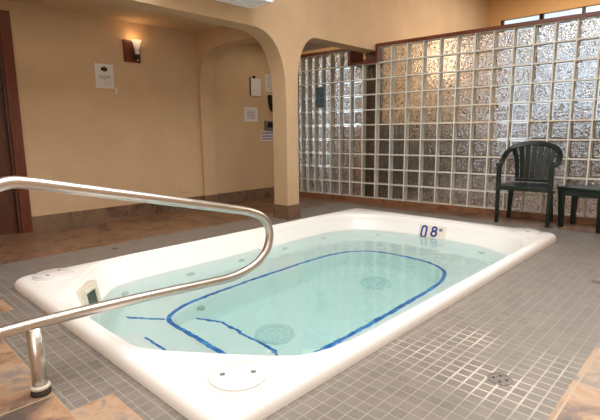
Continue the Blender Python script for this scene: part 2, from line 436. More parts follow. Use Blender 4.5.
def rows_of(k): return 9 if k in (8, 9) else 10        # two columns are one block lower, under the beam
MW = 0.007
grid = bmesh.new(); panes = bmesh.new(); clear = bmesh.new()
for k in range(len(YJ) - 1):
    ya, yb = YJ[k], YJ[k + 1]
    nr = rows_of(k)
    for r_ in range(nr + 1):
        z = Z0 + r_ * ZP
        gbox(grid, yb + MW, ya - MW, 0.0, DEP, z - MW + (MW if r_ == 0 else 0), z + MW - (MW if r_ == nr else 0))
    for r_ in range(nr):
        za, zb = Z0 + r_ * ZP + MW, Z0 + (r_ + 1) * ZP - MW
        gbox(clear, yb + MW, ya - MW, 0.004, 0.011, za, zb)
        bw = min(0.012, (ya - yb) * 0.08)
        y0_, y1_ = yb + MW, ya - MW
        d0_, d1_ = DEP - 0.013, DEP - 0.005
        gbox(panes, y0_ + bw, y1_ - bw, d0_, d1_, za + bw, zb - bw)
        for a_ in ((y0_, y1_, za, za + bw), (y0_, y1_, zb - bw, zb), (y0_, y0_ + bw, za + bw, zb - bw), (y1_ - bw, y1_, za + bw, zb - bw)):
            gbox(clear, a_[0], a_[1], d0_, d1_, a_[2], a_[3])
for k, y in enumerate(YJ):
    nr = max(rows_of(k), rows_of(k - 1)) if 0 < k < len(YJ) - 1 else 10
    gbox(grid, y - MW, y + MW, 0.0, DEP, Z0, Z0 + nr * ZP)
gw = struct('wall_glass', grid, M['mortar'], label='glass block wall behind the pool')
struct('glass_blocks', panes, M['block'], gw)
struct('glass_block_rims', clear, M['block_clear'], gw)
bm = bmesh.new(); gbox(bm, YJ[-1], 4.965, -0.022, DEP + .02, 0.0, Z0 - .001)
struct('baseboard_glass', bm, M['curb'], label='brown tile curb under the glass blocks')
ZT = Z0 + 10 * ZP
bm = bmesh.new(); gbox(bm, YJ[-1], 3.4785, -0.02, DEP + .02, ZT, ZT + 0.038)
struct('trim_1', bm, M['wood_h'], label='red-brown wooden cap on the right glass block wall')
bm = bmesh.new(); gbox(bm, 3.895, 4.965, -0.02, DEP + .02, ZT, ZT + 0.038)
struct('trim_2', bm, M['wood_h'], label='red-brown wooden cap on the glass blocks behind the arch')
ZN = Z0 + 9 * ZP
bm = bmesh.new()
gbox(bm, 3.851, 3.895, -0.022, 0.27, ZN, ZT + 0.036)        # left cheek
gbox(bm, 3.478, 3.851, -0.022, 0.12, ZN, ZN + 0.028)        # sill
gbox(bm, 3.448, 3.479, -0.0225, 0.12, ZN - .001, ZT + 0.037)   # right cheek
struct('trim_3', bm, M['wood'], label='red-brown wooden notch under the end of the beam')
bm = bmesh.new()
pl = [(3.479, ZN + .028), (3.60, ZN + .028), (3.60, ZN + .05), (3.63, ZN + .075), (3.68, ZN + .10), (3.70, ZN + .125), (3.70, ZN + .145), (3.479, ZN + .145)]
add_prism(bm, pl, 'x', 5.13, 5.16)
struct('trim_4', bm, M['wood'], label='curved red-brown bracket in the notch')

# far room beyond the glass
struct('floor_far', box(5.4, 8.6, -1.7, 9.2, -0.05, 0.0), M['far_floor'])
bm = bmesh.new()
add_box(bm, 8.5, 8.6, -1.7, 2.6, 0, 1.10); add_box(bm, 8.5, 8.6, 2.6, 3.6, 0, 0.5); add_box(bm, 8.5, 8.6, -1.7, 3.6, 2.83, 3.3); add_box(bm, 8.5, 8.6, 3.24, 3.6, 0.5, 2.83)
add_box(bm, 8.5, 8.6, 3.6, 5.9, 0, 3.3); add_box(bm, 8.5, 8.6, 6.15, 6.95, 0, 1.05); add_box(bm, 8.5, 8.6, 5.9, 6.15, 0, 3.3)
add_box(bm, 8.5, 8.6, 6.15, 9.2, 2.5, 3.3); add_box(bm, 8.5, 8.6, 6.95, 7.1, 0, 2.5); add_box(bm, 8.5, 8.6, 8.4, 9.2, 0, 2.5)
struct('wall_far', bm, M['plaster_warm'])
def window(n, y0, y1, z0, z1, step, glass='pane', x=8.5):
    bm = bmesh.new()
    k = max(1, round((y1 - y0) / step))
    for i in range(k + 1):
        y = y0 + (y1 - y0) * i / k
        add_box(bm, x + .02, x + .07, y - .022, y + .022, z0, z1)
    for z in (z0, z1): add_box(bm, x + .021, x + .069, y0, y1, z - .022, z + .022)
    w = struct('window_%d' % n, bm, M['alu'])
    struct('pane', box(x + .04, x + .046, y0, y1, z0, z1), M[glass], w)
window(1, -1.6, 2.58, 1.10, 2.86, 0.6, 'pane_tint'); window(4, 2.60, 3.22, 0.5, 2.86, 0.6, 'pane_tint'); window(2, 6.15, 6.95, 1.05, 2.5, 0.8); window(3, 7.1, 8.4, 0.03, 2.5, 1.3)
struct('wall_hall', box(5.1, 5.2, 5.1, 9.2, 0, 3.3), M['plaster'])
struct('wall_hall_end', box(5.1, 8.6, 9.1, 9.2, 0, 3.3), M['plaster'])
bm = bmesh.new(); add_box(bm, 5.24, 8.5, AY0 - .03, AY0 + .001, 0, 1.05)
add_box(bm, 8.46, 8.5, -1.6, 2.60, 0, 1.08); add_box(bm, 8.46, 8.5, 2.60, 3.45, 0, 0.5)
struct('wall_dado', bm, M['dado'])
bm = bmesh.new(); add_box(bm, 5.195, 5.235, AY0 - .02, AY1 + .03, 0, 1.955)
struct('trim_5', bm, M['wood'], label='dark wooden jamb behind the glass blocks')
bm = bmesh.new(); add_box(bm, 8.46, 8.5, 5.85, 6.15, 0, 2.5); add_box(bm, 8.46, 8.5, 6.15, 7.06, 0, 1.0)
struct('trim_6', bm, M['wood'], label='dark wooden panelling behind the glass blocks')

# ------------------------------------------------------------------ pool tub
CX, CY = 2.52, 2.115
def sample(poly, thetas):
    """star-shaped closed outline -> points at given angles from the centre"""
    n = len(poly); res = []
    ang = [math.atan2(p[1] - CY, p[0] - CX) for p in poly]
    segs = []
    for i in range(n):
        a0, a1 = ang[i], ang[(i + 1) % n]
        da = (a1 - a0 + PI) % (2 * PI) - PI
        segs.append((a0, da, poly[i], poly[(i + 1) % n]))
    for th in thetas:
        best = None
        for a0, da, p, q in segs:
            t = (th - a0 + PI) % (2 * PI) - PI
            if (da > 0 and -1e-9 <= t <= da + 1e-9) or (da < 0 and da - 1e-9 <= t <= 1e-9):
                dx, dy = math.cos(th), math.sin(th)
                ex, ey = q[0] - p[0], q[1] - p[1]
                den = dx * ey - dy * ex
                if abs(den) < 1e-12: continue
                r = ((p[0] - CX) * ey - (p[1] - CY) * ex) / den
                if best is None or r > best: best = r
        res.append((CX + best * math.cos(th), CY + best * math.sin(th)))
    return res
def inset(poly, d):
    n = len(poly); out = []
    for i in range(n):
        p0, p1, p2 = poly[i - 1], poly[i], poly[(i + 1) % n]
        tx, ty = p2[0] - p0[0], p2[1] - p0[1]
        l = math.hypot(tx, ty) or 1
        out.append((p1[0] - ty / l * d, p1[1] + tx / l * d))   # outlines run counter-clockwise: inward is left
    return out
def rrect(x0, x1, y0, y1, r, k=8, per=.05):
    pts = []
    for cx, cy, a in ((x1 - r, y0 + r, -PI / 2), (x1 - r, y1 - r, 0), (x0 + r, y1 - r, PI / 2), (x0 + r, y0 + r, PI)):
        pts += [(cx + r * math.cos(a + PI / 2 * i / k), cy + r * math.sin(a + PI / 2 * i / k)) for i in range(k + 1)]
    out = []
    for p, q in zip(pts, pts[1:] + pts[:1]):
        m = max(1, int(math.hypot(q[0] - p[0], q[1] - p[1]) / per))
        out += [(p[0] + (q[0] - p[0]) * i / m, p[1] + (q[1] - p[1]) * i / m) for i in range(m)]
    return out
outer = rrect(TX0, TX1 + .01, TY0, TY1 + .005, 0.07)
TH = [math.atan2(p[1] - CY, p[0] - CX) for p in outer]
half = [(4.16, 0.0), (4.145, 0.30), (4.09, 0.60), (3.96, 0.83), (3.76, 0.955), (3.5, 0.995), (3.2, 1.0), (2.5, 1.0), (1.8, 1.0), (1.5, 0.995), (1.29, 0.955), (1.17, 0.865), (0.97, 0.605), (0.855, 0.435), (0.822, 0.34), (0.82, 0.25)]
def mirrored(h):
    up = [(x, CY + y) for x, y in h]
    lo = [(x, CY - y) for x, y in h if y > 0][::-1]
    return up + lo
def spline2(pts, n=6):
    return [(p.x, p.y) for p in catmull([(a, b, 0) for a, b in pts], n, closed=True)]
O = sample(spline2(mirrored(half)), TH)
def ring(d): return sample(inset(O, d), TH)
OUT = lambda d, r=0.07: sample(rrect(TX0 + d, TX1 + .01 - d, TY0 + d, TY1 + .005 - d, r), TH)
Whalf = [(3.585, 0.0), (3.56, 0.25), (3.45, 0.43), (3.25, 0.52), (3.0, 0.55), (2.5, 0.555), (2.0, 0.548), (1.7, 0.525), (1.52, 0.47), (1.44, 0.40), (1.42, 0.30), (1.42, 0.15)]
W = sample(spline2(mirrored(Whalf)), TH)
def wring(d): return sample(inset(W, d), TH)
def clampo(pts, d):
    return [(min(max(x, TX0 + d), TX1 + .01 - d), min(max(y, TY0 + d), TY1 + .005 - d)) for x, y in pts]
RINGS = [(OUT(0.004), -0.03), (OUT(0.0), 0.012), (OUT(0.002), 0.034), (OUT(0.012), 0.053), (OUT(0.028), 0.063), (OUT(0.045), 0.067),
         (clampo(ring(-0.05), .047), 0.068), (clampo(ring(-0.043), .05), 0.066), (ring(-0.032), 0.060), (ring(-0.02), 0.059), (ring(-0.008), 0.057), (ring(0.0), 0.049),
         (ring(0.010), 0.02), (ring(0.025), -0.02), (ring(0.075), -0.10), (ring(0.115), -0.2), (ring(0.135), -0.3), (ring(0.16), -0.40), (ring(0.19), -0.44), (ring(0.225), -0.452),
         (wring(-0.008), -0.455), (wring(0.004), -0.463), (wring(0.012), -0.49), (wring(0.06), -0.72), (wring(0.08), -0.775), (wring(0.115), -0.795), (wring(0.15), -0.80)]
tub = thing('swim_spa', 'large white acrylic swim spa sunk in the grey mosaic floor, filled with turquoise water', 'pool', (CX, CY, 0))
def T(x, y, z): return (x - CX, y - CY, z)
bm = bmesh.new()
R_ = [[bm.verts.new(T(x, y, z)) for x, y in pts] for pts, z in RINGS]
n = len(TH)
for a, b in zip(R_, R_[1:]):
    for k in range(n): bm.faces.new((a[k], a[(k + 1) % n], b[(k + 1) % n], b[k]))
bm.faces.new(R_[-1])
o = obj('shell', bm, M['acrylic'], tub); autosmooth(o, 60)
# steps at the left end
lo_poly = [(1.43, 1.66), (1.62, 1.66), (1.725, 1.86), (1.725, 2.38), (1.62, 2.57), (1.43, 2.57)]
bm = bmesh.new(); add_prism(bm, [(x - CX, y - CY) for x, y in lo_poly], 'z', -0.805, -0.63)
bevel(obj('step', bm, M['acrylic'], tub), 0.012, 2)
bm = bmesh.new(); add_prism(bm, [(x - CX, y - CY) for x, y in [(0.93, 1.82), (1.15, 1.84), (1.15, 2.40), (0.93, 2.42)]], 'z', -0.46, -0.33)
bevel(obj('step', bm, M['acrylic'], tub), 0.012, 2)
# blue tile lines
def band(poly_a, poly_b, z, name='blue_tile_line', t=0.006):
    bm = bmesh.new(); m = len(poly_a)
    v = [[bm.verts.new(T(x, y, zz)) for x, y in P] for P, zz in ((poly_a, z), (poly_b, z), (poly_b, z - t), (poly_a, z - t))]
    for a, b in zip(v, v[1:] + v[:1]):
        for k in range(m): bm.faces.new((a[k], a[(k + 1) % m], b[(k + 1) % m], b[k]))
    return obj(name, bm, M['blue'], tub)
band(wring(-0.036), wring(-0.006), -0.4495)['label'] = 'blue tile line around the bench edge'
def strip(pts, w, name='blue_tile_line'):
    bm = bmesh.new(); add_ribbon(bm, [T(*p) for p in pts], w, 0.006, lambda i: (Vector(pts[min(i + 1, len(pts) - 1)]) - Vector(pts[max(i - 1, 0)])).cross(Vector((0, 0, 1))))
    return obj(name, bm, M['blue'], tub)
strip([(1.20, 2.80, -0.446), (1.40, 2.54, -0.450)], 0.013)
strip([(1.20, 1.43, -0.446), (1.40, 1.69, -0.450)], 0.013)
strip([(1.64, 2.55, -0.627), (1.722, 2.38, -0.627), (1.722, 1.86, -0.627), (1.64, 1.70, -0.627)], 0.015)
bm = bmesh.new(); add_box(bm, *[a - b for a, b in zip((1.70, 1.732), (CX, CX))], 1.85 - CY, 1.875 - CY, -0.79, -0.628)
obj('blue_tile_line', bm, M['blue'], tub)
strip([(1.142, 2.30, -0.327), (1.142, 2.02, -0.327)], 0.012)
# drain covers on the floor of the well
for x in (1.965, 3.14):
    bm = bmesh.new(); add_lathe(bm, [(0.135, -0.802), (0.132, -0.785), (0.115, -0.772), (0.08, -0.768), (0.075, -0.775), (0.03, -0.776)], 40, (x - CX, 2.12 - CY))
    obj('drain_cover', bm, M['drain_plastic'], tub)
# jets on the underwater walls
def wall_at(px, py, z=-0.25):
    th = math.atan2(py - CY, px - CX)
    q = sample(inset(O, 0.125), [th])[0]; q2 = sample(inset(O, 0.125), [th + .01])[0]
    t = Vector((q2[0] - q[0], q2[1] - q[1], 0)).normalized(); nrm = Vector((-t.y, t.x, 0))
    return Vector((q[0], q[1], z)), nrm
for px, py in ((1.42, 2.9), (1.9, 2.98), (2.4, 2.98), (2.92, 2.98), (3.44, 2.95), (3.88, 2.62), (3.88, 1.6)):
    p, nv = wall_at(px, py)
    bm = bmesh.new(); add_lathe(bm, [(0.034, -0.012), (0.034, 0.008), (0.027, 0.013), (0.016, 0.008), (0.012, 0.012)], 20)
    o = obj('jet', bm, M['jet_plastic'], tub, smooth=True)
    o.location = p - Vector((CX, CY, 0)); o.rotation_euler = nv.to_track_quat('Z', 'Y').to_euler()
bm = bmesh.new(); add_lathe(bm, [(0.03, -0.01), (0.03, 0.008), (0.02, 0.012), (0.01, 0.008)], 20)
o = obj('jet', bm, M['jet_plastic'], tub, smooth=True); o.location = T(1.72, 2.60, -0.56); o.rotation_euler = (PI / 2, 0, 0)
# access lids on the deck
def lid(x, y, a):
    bm = bmesh.new(); add_lathe(bm, [(0.118, 0.060), (0.118, 0.071), (0.114, 0.074), (0.106, 0.074), (0.105, 0.081), (0.099, 0.084)], 48, cap0=True)
    l = obj('access_lid', bm, M['acrylic_part'], tub); l.location = T(x, y, 0); l.rotation_euler = (0, 0, a); autosmooth(l, 35)
    for s in (-1, 1): obj('finger_hole', box(s * 0.055 - 0.009, s * 0.055 + 0.009, -0.009, 0.009, 0.080, 0.0850), M['grey_plastic'], l)
lid(0.943, 1.216, math.radians(-38)); lid(0.93, 3.03, math.radians(38)); lid(4.15, 1.26, math.radians(30))
# skimmer on the chamfered far-left wall
bm = bmesh.new(); add_box(bm, -0.115, 0.115, 0.0, 0.16, -0.10, 0.085)
sk = bevel(obj('skimmer', bm, M['skimmer_plastic'], tub), 0.006, 2)
sk.location = T(1.022, 2.703, -0.03); sk.rotation_euler = (math.radians(-9), 0, math.radians(44))
bm = bmesh.new(); add_box(bm, -0.06, 0.06, -0.002, 0.01, -0.07, 0.045); obj('opening', bm, M['dark_hole'], sk)
bm = bmesh.new()
add_box(bm, -0.075, -0.06, -0.01, 0.004, -0.085, 0.06); add_box(bm, 0.06, 0.075, -0.01, 0.004, -0.085, 0.06)
add_box(bm, -0.06, 0.06, -0.0099, 0.004, 0.045, 0.06); add_box(bm, -0.06, 0.06, -0.0099, 0.004, -0.085, -0.07)
obj('frame', bm, M['skimmer_plastic'], sk)
# depth marker on the far-right wall
bd = obj('depth_marker', box(-0.145, 0.125, -0.005, 0.01, -0.085, 0.047), M['badge'], tub)
bd.location = T(4.106, 2.10, -0.03); bd.rotation_euler = (math.radians(-27), 0, math.radians(-83))
def stroke(bm, pts, w, y=-0.008):
    for p, q in zip(pts, pts[1:]):
        a, b = Vector((p[0], 0, p[1])), Vector((q[0], 0, q[1]))
        dd = (b - a).normalized(); nn = Vector((dd.z, 0, -dd.x)) * w / 2; a = a - dd * w * .3; b = b + dd * w * .3
        vs = [bm.verts.new((v.x, yy, v.z)) for yy in (y, y + .004) for v in (a + nn, b + nn, b - nn, a - nn)]
        for f in ((0, 1, 2, 3), (7, 6, 5, 4), (0, 4, 5, 1), (1, 5, 6, 2), (2, 6, 7, 3), (3, 7, 4, 0)): bm.faces.new([vs[i] for i in f])
def ell(cx, cz, a, b, t0=0, t1=2 * PI, k=14): return [(cx + a * math.cos(t0 + (t1 - t0) * i / k), cz + b * math.sin(t0 + (t1 - t0) * i / k)) for i in range(k + 1)]
bm = bmesh.new()
stroke(bm, [(-0.113, -0.06), (-0.113, 0.008)] + ell(-0.09, 0.008, 0.023, 0.026, PI, 0, 8) + [(-0.067, -0.06)] + ell(-0.09, -0.06, 0.023, 0.018, 0, -PI, 8), 0.018)
stroke(bm, ell(0.012, 0.012, 0.021, 0.02), 0.017); stroke(bm, ell(0.012, -0.034, 0.025, 0.026), 0.018)
for xx in (0.062, 0.074, 0.086): stroke(bm, [(xx, -0.002), (xx, 0.02)], 0.007)
stroke(bm, [(0.062, 0.02), (0.086, 0.02)], 0.006)
obj('digits', bm, M['navy'], bd)

# water body: closed volume, its sides hidden inside the shell
bm = bmesh.new()
WL = -0.095
def lerp(a, b, t): return [(p[0] + (q[0] - p[0]) * t, p[1] + (q[1] - p[1]) * t) for p, q in zip(a, b)]
WR = [(ring(0.064), WL), (ring(0.066), -0.1)] + [(pts, z) for pts, z in
      [(ring(0.108), -0.2), (ring(0.128), -0.3), (ring(0.153), -0.403), (ring(0.185), -0.447), (ring(0.225), -0.459),
       (wring(-0.016), -0.463), (wring(-0.004), -0.471), (wring(0.004), -0.492), (wring(0.052), -0.722), (wring(0.074), -0.78), (wring(0.113), -0.802), (wring(0.15), -0.807)]]
R_ = [[bm.verts.new((x, y, z)) for x, y in pts] for pts, z in WR]
bm.faces.new(R_[0])
for a, b in zip(R_, R_[1:]):
    for k in range(n): bm.faces.new((a[k], a[(k + 1) % n], b[(k + 1) % n], b[k]))
bm.faces.new(R_[-1][::-1])
wt = obj('pool_water', bm, M['water'])
tag(wt, 'clear turquoise water filling the white swim spa', 'water'); wt['kind'] = 'stuff'

# ------------------------------------------------------------------ handrail
RY = 1.757
hr = thing('handrail', 'brushed steel handrail loop standing at the left end of the pool', 'handrail', (0.457, RY, 0))
H = lambda x, z: (x - 0.457, 0, z)
pts = [H(0.29, 0.268), H(0.6, 0.264), H(1.0, 0.246), H(1.22, 0.235)]
loop = [(1.33, 0.228), (1.43, 0.240), (1.515, 0.268), (1.578, 0.318), (1.604, 0.385), (1.597, 0.445), (1.557, 0.50), (1.49, 0.534), (1.40, 0.560)]
upper = [(1.18, 0.612), (0.94, 0.668), (0.73, 0.716), (0.56, 0.755), (0.49, 0.770), (0.44, 0.777), (0.395, 0.768), (0.35, 0.742), (0.315, 0.70), (0.298, 0.65), (0.29, 0.58), (0.29, 0.3), (0.29, 0.0)]
bm = bmesh.new(); add_tube(bm, catmull([H(*q) for q in [(0.295, 0.268), (0.45, 0.268), (0.62, 0.264), (0.8, .257), (1.0, 0.246), (1.2, 0.233)] + loop + upper], 5), 0.0215, 20)
obj('rail', bm, M['steel'], hr, smooth=True)
bm = bmesh.new(); add_tube(bm, [(0, 0, 0.01), (0, 0, 0.1), (0, 0, 0.255)], 0.0255, 24); obj('post', bm, M['steel'], hr, smooth=True)
bm = bmesh.new(); add_lathe(bm, [(0.031, 0.022), (0.034, 0.027), (0.034, 0.033), (0.028, 0.037)], 28); obj('collar', bm, M['collar'], hr)
bm = bmesh.new(); add_lathe(bm, [(0.034, 0.0), (0.034, 0.01), (0.029, 0.022)], 28); obj('socket', bm, M['rubber'], hr)

# ------------------------------------------------------------------ chair
ca = math.atan2(0.09, 0.996)
ch = thing('armchair', 'dark green plastic armchair with slatted back standing against the glass block wall', 'chair', (4.80, 1.51, 0), ca); ch.scale = (0.92, 1.04, 1)
# local: x towards the back, y: +y is the left side in the picture
def seatmesh():
    bm = bmesh.new(); nx, ny = 8, 8; top = []; bot = []
    for i in range(nx + 1):
        v = -0.035 + 0.42 * i / nx
        hw = 0.225 - 0.03 * i / nx
        r1, r2 = [], []
        for j in range(ny + 1):
            u = -1 + 2 * j / ny
            z = 0.405 - 0.012 * (1 - u * u) * math.sin(PI * i / nx) - 0.018 * (1 - i / nx) ** 6 - 0.01 * i / nx
            r1.append(bm.verts.new((v, u * hw, z)))
            r2.append(bm.verts.new((v, u * hw, z - (0.045 if i in (0,) or j in (0, ny) else 0.012))))
        top.append(r1); bot.append(r2)
    for i in range(nx):
        for j in range(ny):
            bm.faces.new((top[i][j], top[i + 1][j], top[i + 1][j + 1], top[i][j + 1])); bm.faces.new((bot[i][j + 1], bot[i + 1][j + 1], bot[i + 1][j], bot[i][j]))
    for i in range(nx):
        bm.faces.new((top[i][0], bot[i][0], bot[i + 1][0], top[i + 1][0])); bm.faces.new((top[i][ny], top[i + 1][ny], bot[i + 1][ny], bot[i][ny]))
    for j in range(ny):
        bm.faces.new((top[0][j], top[0][j + 1], bot[0][j + 1], bot[0][j])); bm.faces.new((top[nx][j], bot[nx][j], bot[nx][j + 1], top[nx][j + 1]))
    return bm
bevel(obj('seat', seatmesh(), M['chair'], ch), 0.004)
hoop = [(0.0, 0.238, 0.597), (0.08, 0.243, 0.60), (0.16, 0.248, 0.612), (0.25, 0.25, 0.652), (0.33, 0.236, 0.71), (0.39, 0.185, 0.765), (0.42, 0.095, 0.795), (0.43, 0, 0.803)]
full = hoop + [(x, -y, z) for x, y, z in hoop[:-1]][::-1]
path = catmull(full, 6)
def hoop_w(i):
    p = path[i]
    a = min(1, abs(p.y) / 0.24)
    return (0.2 * (1 - a), math.copysign(0.9 * a, p.y) if p.y else 0.0, 1.0 - 0.9 * a ** 3)
arms = [k for k in range(len(path)) if path[k].x < 0.20]
mid = [k for k in range(len(path)) if path[k].x >= 0.17]
bm = bmesh.new(); add_ribbon(bm, [path[k] for k in mid], 0.05, 0.024, lambda i: hoop_w(mid[i])); 
bk = bevel(obj('backrest', bm, M['chair'], ch), 0.007, 3)
for s, side in ((1, [k for k in arms if path[k].y > 0]), (-1, [k for k in arms if path[k].y < 0])):
    bm = bmesh.new(); add_ribbon(bm, [path[k] for k in side], 0.05, 0.026, (0, 1, 0)); bevel(obj('armrest', bm, M['chair'], ch), 0.007, 3)
for j in range(7):
    u = -1 + 2 * j / 6
    yb, yt = u * 0.135, u * 0.185
    xt = 0.43 - 0.03 * u * u; zt = 0.795 - 0.055 * u * u
    xb = 0.365
    P = [(xb, yb, 0.425), (xb + .015, yb * 1.04 + (yt - yb) * .1, 0.53), (xb + .03 + (xt - xb - .05) * .4, yb + (yt - yb) * .45, 0.64), (xt, yt, zt)]
    bm = bmesh.new(); add_ribbon(bm, catmull(P, 5), lambda t: 0.040 + 0.012 * t, 0.009, (0.15 * u, 1, 0))
    bevel(obj('slat', bm, M['chair'], bk), 0.003, 2)
bm = bmesh.new(); add_box(bm, 0.35, 0.38, -0.155, 0.155, 0.405, 0.44); bevel(obj('crossbar', bm, M['chair'], bk), 0.006)
for s in (1, -1):
    bm = bmesh.new(); add_frustum(bm, (0.0, s * 0.226, 0.0), (0.016, 0.016), (0.004, s * 0.232, 0.595), (0.027, 0.02))
    bevel(obj('leg', bm, M['chair'], ch), 0.006)
    bm = bmesh.new(); add_frustum(bm, (0.385, s * 0.20, 0.0), (0.018, 0.018), (0.345, s * 0.175, 0.395), (0.03, 0.024))
    bevel(obj('leg', bm, M['chair'], ch), 0.006)
# ------------------------------------------------------------------ side table
sa = math.atan2(0.218, 0.976)
stl = thing('side_table', 'low dark green plastic side table to the right of the armchair', 'table', (5.02, 0.995, 0), -sa)
bm = bmesh.new(); add_box(bm, -0.17, 0.17, -0.215, 0.215, 0.372, 0.398); bevel(obj('tabletop', bm, M['chair'], stl), 0.01, 3)
bm = bmesh.new()
for a in ((-0.16, -0.14, -0.18, 0.18), (0.14, 0.16, -0.18, 0.18), (-0.16, 0.16, 0.18, 0.20), (-0.16, 0.16, -0.20, -0.18)): add_box(bm, *a, 0.318, 0.375)
obj('apron', bm, M['chair'], stl)
for sx in (-1, 1):
    for sy in (-1, 1):
        bm = bmesh.new(); add_frustum(bm, (sx * 0.115, sy * 0.172, 0), (0.017, 0.02), (sx * 0.138, sy * 0.176, 0.372), (0.026, 0.026))
        bevel(obj('leg', bm, M['chair'], stl), 0.006)

# ------------------------------------------------------------------ wall fittings
LW = 4.975
sc = thing('wall_sconce', 'wall sconce with flared frosted glass on a red-brown wooden plate, lit', 'lamp', (2.54, LW, 1.84))
bm = bmesh.new(); add_box(bm, -0.095, 0.095, -0.022, 0, -0.118, 0.115); bevel(obj('back_plate', bm, M['wood'], sc), 0.004)
bm = bmesh.new(); add_lathe(bm, [(0.024, -0.04), (0.026, 0.0), (0.030, 0.04), (0.040, 0.08), (0.053, 0.108), (0.049, 0.108), (0.036, 0.08), (0.026, 0.04), (0.022, 0.0)], 28, (0.025, -0.085), cap1=False)
obj('glass_shade', bm, M['shade'], sc, smooth=True)
bm = bmesh.new(); add_lathe(bm, [(0.012, -0.098), (0.022, -0.09), (0.026, -0.065), (0.022, -0.036)], 24, (0.025, -0.085)); add_box(bm, 0.013, 0.037, -0.085, -0.018, -0.085, -0.062)
obj('holder', bm, M['black_plastic'], sc)
bm = bmesh.new(); add_lathe(bm, [(0.004, -0.108), (0.009, -0.104), (0.009, -0.097)], 16, (0.025, -0.085)); obj('finial', bm, M['white_plastic'], sc)

def sheet(name, label, cat, x0, x1, z0, z1, mat, lines=(), t=0.004, group=None, y=LW):
    s = thing(name, label, cat, ((x0 + x1) / 2, y, (z0 + z1) / 2), 0, group)
    w, h = (x1 - x0) / 2, (z1 - z0) / 2
    obj('sheet', box(-w, w, -t, 0, -h, h), mat, s)
    if lines:
        bm = bmesh.new()
        for a, b, z, th in lines: add_box(bm, a * w, b * w, -t - .001, -t + .0005, z * h - th / 2, z * h + th / 2)
        obj('print', bm, M['ink_soft'], s)
    return s, w, h
s, w, h = sheet('notice_sign', 'white notice with a dark emblem above small print, left of the sconce', 'notice', 2.119, 2.318, 1.424, 1.675, M['paper'])
bm = bmesh.new()
for a, b, c, e in ((-0.036, 0.034, 0.055, 0.088), (-0.016, 0.016, 0.084, 0.097), (-0.014, 0.014, 0.047, 0.058)): add_box(bm, a, b, -0.005, -0.0035, c, e)
obj('emblem', bm, M['emblem'], s)
bm = bmesh.new()
for a, b, z, th in ((-0.058, 0.058, 0.0, 0.006), (-0.062, 0.062, -0.016, 0.006), (-0.015, 0.015, -0.032, 0.005), (0.01, 0.072, -0.055, 0.003), (-0.01, 0.072, -0.078, 0.003)):
    x = a
    while x < b:
        ww = random.uniform(0.008, 0.02); add_box(bm, x, min(b, x + ww), -0.005, -0.0035, z - th / 2, z + th / 2); x += ww + 0.003
obj('print', bm, M['ink'], s)
hk = tag(obj('wall_hook', box(2.327, 2.341, LW - .012, LW, 1.378, 1.432), M['white_plastic']), 'tiny white wall hook beside the lower corner of the emblem notice', 'hook')
ou = thing('power_outlet', 'beige power outlet low on the alcove wall', 'outlet', (3.11, LW, 0.30))
bevel(obj('plate', box(-0.045, 0.045, -0.007, 0, -0.085, 0.085), M['outlet'], ou), 0.003)
for z in (0.012, -0.055): obj('socket', box(-0.02, 0.02, -0.0085, -0.006, z, z + 0.043), M['outlet'], ou)
# notice board group behind the column
cb = thing('hanging_clipboard', 'white sheet on a dark clipboard hanging beside the arch', 'clipboard', (4.322, LW, 1.583))
obj('board', box(-0.092, 0.09, -0.012, 0, -0.128, 0.112), M['rubber'], cb)
obj('paper', box(-0.078, 0.098, -0.017, -0.012, -0.132, 0.108), M['paper'], cb)
bm = bmesh.new(); add_box(bm, -0.045, -0.005, -0.026, -0.012, 0.100, 0.135); obj('clip', bm, M['black_plastic'], cb)
rows = [(-0.8, 0.85, 0.8 - 0.22 * i, 0.008) for i in range(8)]
sheet('notice_sign', 'printed white sheet beside the column, above the black telephone', 'notice', 4.523, 4.74, 1.523, 1.762, M['paper'], rows)
s, w, h = sheet('notice_sign', 'square white notice with a pale frame below the clipboard', 'notice', 4.112, 4.359, 1.094, 1.293, M['paper'], [(-0.6, 0.6, 0.5 - 0.2 * i, 0.009) for i in range(6)], 0.01)
s, w, h = sheet('notice_sign', 'small white label with blue-grey stripes, lowest beside the column', 'notice', 4.421, 4.66, 0.822, 0.967, M['paper'], [])
bm = bmesh.new()
for z in (0.04, 0.0, -0.04): add_box(bm, -w * .9, w * .95, -0.005, -0.0035, z - .009, z + .009)
obj('print', bm, M['ink_blue'], s)
ph = thing('telephone', 'black wall telephone half hidden by the column', 'telephone', (4.64, LW, 1.37))
bm = bmesh.new(); add_prism(bm, [(-0.085, 0.105), (-0.075, -0.02), (-0.045, -0.10), (-0.02, -0.125), (0.09, -0.125), (0.09, 0.105)], 'y', -0.045, 0.0); bevel(obj('body', bm, M['black_plastic'], ph), 0.008)
bm = bmesh.new(); add_tube(bm, catmull([(-0.055, -0.06, 0.085), (-0.05, -0.078, 0.03), (-0.045, -0.078, -0.03), (-0.03, -0.06, -0.085)], 5), 0.022, 12); obj('handset', bm, M['black_plastic'], ph, smooth=True)
tm = thing('thermostat', 'small dark control box below the telephone, beside the column', 'control box', (4.57, LW, 1.045))
bevel(obj('case', box(-0.088, 0.088, -0.04, 0, -0.066, 0.066), M['grey_plastic'], tm), 0.008)
obj('window', box(-0.055, 0.055, -0.043, -0.038, -0.03, 0.045), M['black_plastic'], tm)
# small blue-grey notice hung on the glass blocks
tb = obj('glass_notice_sign', box(-0.066, 0.066, -0.004, 0.004, -0.138, 0.138), M['tag_blue'])
tb.location = (GX(4.36) - 0.006, 4.36, 1.426); tb.rotation_euler = (0, 0, PI / 2 + math.atan(GT))
tag(tb, 'small blue-grey notice on the glass blocks seen through the right arch', 'notice')

